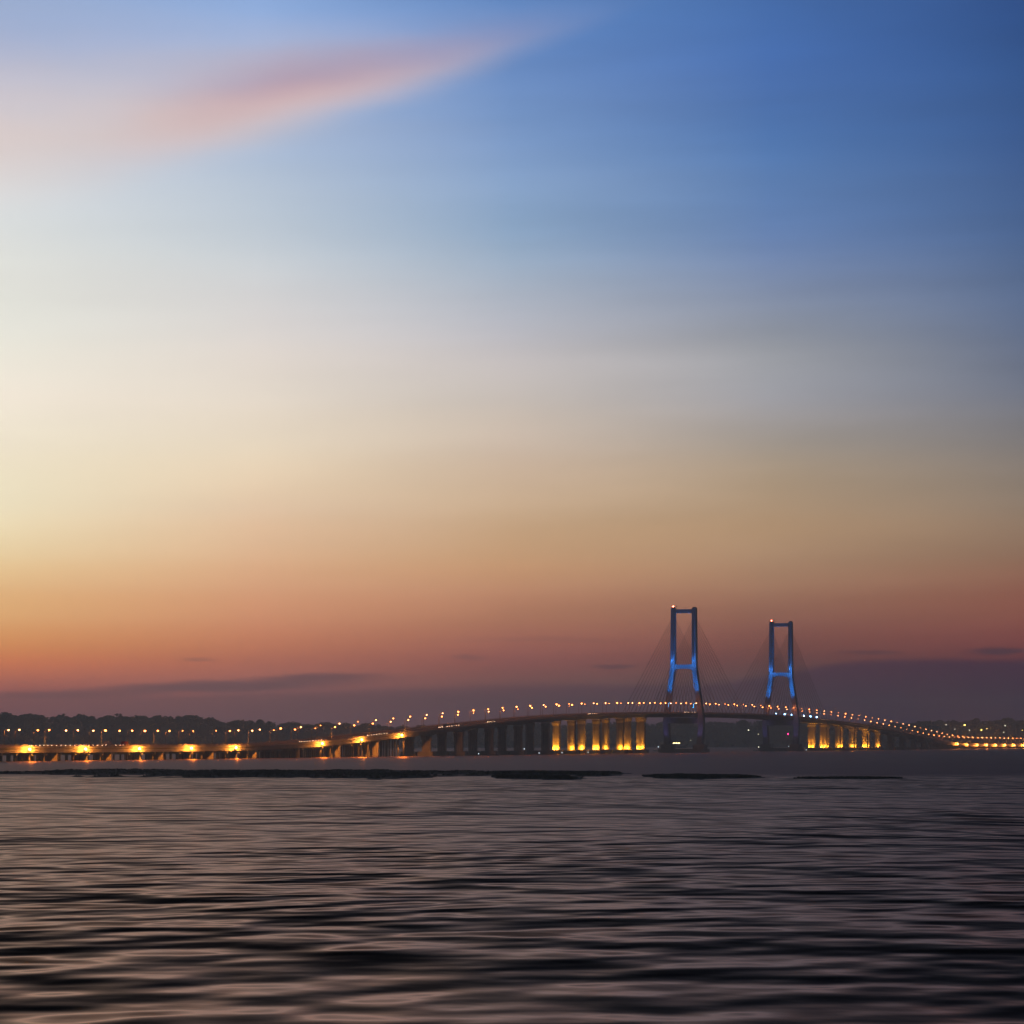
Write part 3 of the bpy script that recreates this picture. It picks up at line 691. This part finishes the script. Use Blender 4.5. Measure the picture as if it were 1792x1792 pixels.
# ------------------------------------------------------------------ mudflats
def yD(py): return CAMZ * F / (py - HZ)
def vnoise(x, y, seed):
    r = np.random.default_rng(seed); g = r.uniform(-1, 1, (128, 128)); xi = np.floor(x).astype(int); yi = np.floor(y).astype(int); fx = x - xi; fy = y - yi
    fx = fx * fx * (3 - 2 * fx); fy = fy * fy * (3 - 2 * fy)
    G = lambda a, b: g[a % 128, b % 128]
    return (G(xi, yi) * (1 - fx) + G(xi + 1, yi) * fx) * (1 - fy) + (G(xi, yi + 1) * (1 - fx) + G(xi + 1, yi + 1) * fx) * fy
def mudflat(tab, hmax, seed, label_name='mudflat'):
    px = np.array([q[0] for q in tab]); yn = np.array([q[1] for q in tab]); yf = np.array([q[2] for q in tab])
    pg = np.arange(px[0] - 10, px[-1] + 10, 1.6); D0 = yD(yn.max() + 3); D1 = yD(yf.min() - 3); dg = np.arange(D0, D1, 2.2)
    Pg, Dg = np.meshgrid(pg, dg, indexing='ij'); X = (Pg - 896) / F * Dg
    dn = yD(np.interp(Pg, px, yn)); df = yD(np.interp(Pg, px, yf)); mid = (dn + df) / 2; hw = np.maximum((df - dn) / 2, 1)
    e = 1 - np.abs(Dg - mid) / hw; ee = np.clip(np.minimum((Pg - px[0]) / 25, (px[-1] - Pg) / 25), -1, 1)
    n = vnoise(X / 26, Dg / 60, seed) * .5 + vnoise(X / 9, Dg / 24, seed + 1) * .33 + vnoise(X / 3, Dg / 9, seed + 2) * .25
    Zm = np.clip(np.minimum(e * 3, ee) + n * 1.9 - .12, -.6, 1) * hmax + np.clip(n, 0, 1) * .12
    a, b = Pg.shape; v = np.stack([X, Dg, Zm], -1).reshape(-1, 3); i = np.arange(a * b).reshape(a, b)
    f = np.stack([i[:-1, :-1], i[1:, :-1], i[1:, 1:], i[:-1, 1:]], -1).reshape(-1, 4)
    o = link('mudflat', np_mesh('mudflat', v, f, M['mud'])); tag(o, kind='structure')
    # tufts
    k = rng.choice(np.where((Zm.ravel() > hmax * .4))[0], min(5200, (Zm > hmax * .4).sum()), replace=False)
    c = v[k] + np.stack([rng.uniform(-.6, .6, len(k)), rng.uniform(-1, 1, len(k)), rng.uniform(0, .12, len(k))], 1)
    return clumps(c, rng.uniform(.15, .42, len(k)))
tuf = []
tuf.append(mudflat([(-40, 1355, 1352.5), (40, 1354.5, 1353), (75, 1355, 1352), (100, 1356.5, 1350), (140, 1358.5, 1349), (200, 1359.5, 1348.6), (350, 1360, 1348.3), (560, 1360.5, 1348.6), (640, 1361, 1348.8), (655, 1363.5, 1349.5), (745, 1363.5, 1350.5), (765, 1360.5, 1350.5), (800, 1359.5, 1350.5), (850, 1357.5, 1351.5), (880, 1356, 1352.5)], .62, 11))
tuf.append(mudflat([(855, 1358, 1355), (870, 1362, 1352), (900, 1364, 1351.5), (980, 1364, 1351.3), (1020, 1362, 1351.5), (1060, 1359, 1352.5), (1110, 1356.5, 1354)], .66, 23))
tuf.append(mudflat([(1135, 1361, 1358), (1160, 1363, 1356), (1230, 1364, 1356), (1290, 1363, 1356.5), (1330, 1362, 1359.5)], .36, 31))
tuf.append(mudflat([(1380, 1362.5, 1361.3), (1470, 1364, 1360.5), (1530, 1363.5, 1360.6), (1590, 1362.3, 1361.0)], .2, 41))
vs = []; fs = []; k = 0
for v, f in tuf: vs.append(v); fs.append(f + k); k += len(v)
tag(link('marsh_grass', np_mesh('marsh_grass', np.concatenate(vs), np.concatenate(fs), M['weed'])), 'dark marsh plants covering the low mudflats in the water', 'marsh grass', kind='stuff')

# ------------------------------------------------------------------ water
wm = bpy.data.materials.new('sea_water'); wm.use_nodes = True; n = wm.node_tree; n.nodes.clear()
o = n.nodes.new('ShaderNodeOutputMaterial'); g = n.nodes.new('ShaderNodeNewGeometry'); s_ = n.nodes.new('ShaderNodeSeparateXYZ'); n.links.new(g.outputs['Position'], s_.inputs[0])
wx, wy = E(n, s_.outputs[0]), E(n, s_.outputs[1])
patch = noise(n, comb(n, wx / 70, wy / 210, 3.0), 1.0, 2, .5).ss(.3, .7)
wob = (noise(n, comb(n, wx / 60, wy / 300, 5.0), 1.0, 3, .5) - .5) * 160.0
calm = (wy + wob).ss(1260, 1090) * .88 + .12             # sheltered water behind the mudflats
h1 = noise(n, comb(n, wx / 20 + wy / 150, wy / 46, 0.0), 1.0, 2.0, .45)
h2 = noise(n, comb(n, wx / 8 - wy / 50, wy / 12, 9.0), 1.0, 1.2, .38)
h3 = noise(n, comb(n, wx / 2.6 + wy / 30, wy / 4.2, 21.0), 1.0, 1.5, .5)
H = (h1 * 4.0 + h2 * (wy.ss(620, 110) * 1.35 + .6) + h3 * .08) * (patch * .7 + .65) * calm
bp = n.nodes.new('ShaderNodeBump'); bp.inputs['Strength'].default_value = 1; bp.inputs['Distance'].default_value = 1
n.links.new(H.s, bp.inputs['Height'])
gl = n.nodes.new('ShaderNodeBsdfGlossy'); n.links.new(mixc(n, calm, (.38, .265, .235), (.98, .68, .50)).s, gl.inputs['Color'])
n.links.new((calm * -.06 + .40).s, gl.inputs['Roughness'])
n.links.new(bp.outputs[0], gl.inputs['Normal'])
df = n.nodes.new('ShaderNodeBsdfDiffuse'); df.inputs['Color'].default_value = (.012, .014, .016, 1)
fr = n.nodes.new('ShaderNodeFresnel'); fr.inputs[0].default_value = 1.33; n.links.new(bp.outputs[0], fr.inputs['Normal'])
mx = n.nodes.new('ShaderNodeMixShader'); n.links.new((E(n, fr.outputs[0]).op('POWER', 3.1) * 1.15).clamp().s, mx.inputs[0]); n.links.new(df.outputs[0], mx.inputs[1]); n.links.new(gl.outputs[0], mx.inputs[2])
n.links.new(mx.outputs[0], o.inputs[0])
me = bpy.data.meshes.new('sea_water'); xs = np.linspace(-7900, 7900, 41); ys = np.linspace(-300, 11800, 41)
me.from_pydata([(a, b, 0) for a in xs for b in ys], [], [(i * 41 + j, (i + 1) * 41 + j, (i + 1) * 41 + j + 1, i * 41 + j + 1) for i in range(40) for j in range(40)]); me.materials.append(wm)
tag(link('sea_water', me), kind='structure')

# ------------------------------------------------------------------ haze
hm = bpy.data.materials.new('haze'); hm.use_nodes = True; n = hm.node_tree; n.nodes.clear()
o = n.nodes.new('ShaderNodeOutputMaterial'); pv = n.nodes.new('ShaderNodeVolumePrincipled')
pv.inputs['Color'].default_value = (.78, .92, 1.0, 1); pv.inputs['Density'].default_value = HAZE_D; pv.inputs['Anisotropy'].default_value = .5
n.links.new(pv.outputs[0], o.inputs['Volume'])
tag(MB().box((0, 5750, 78), (16000, 12300, 158)).build('haze', hm), 'thin dusk haze over the strait greying the far shore', 'haze', kind='stuff')
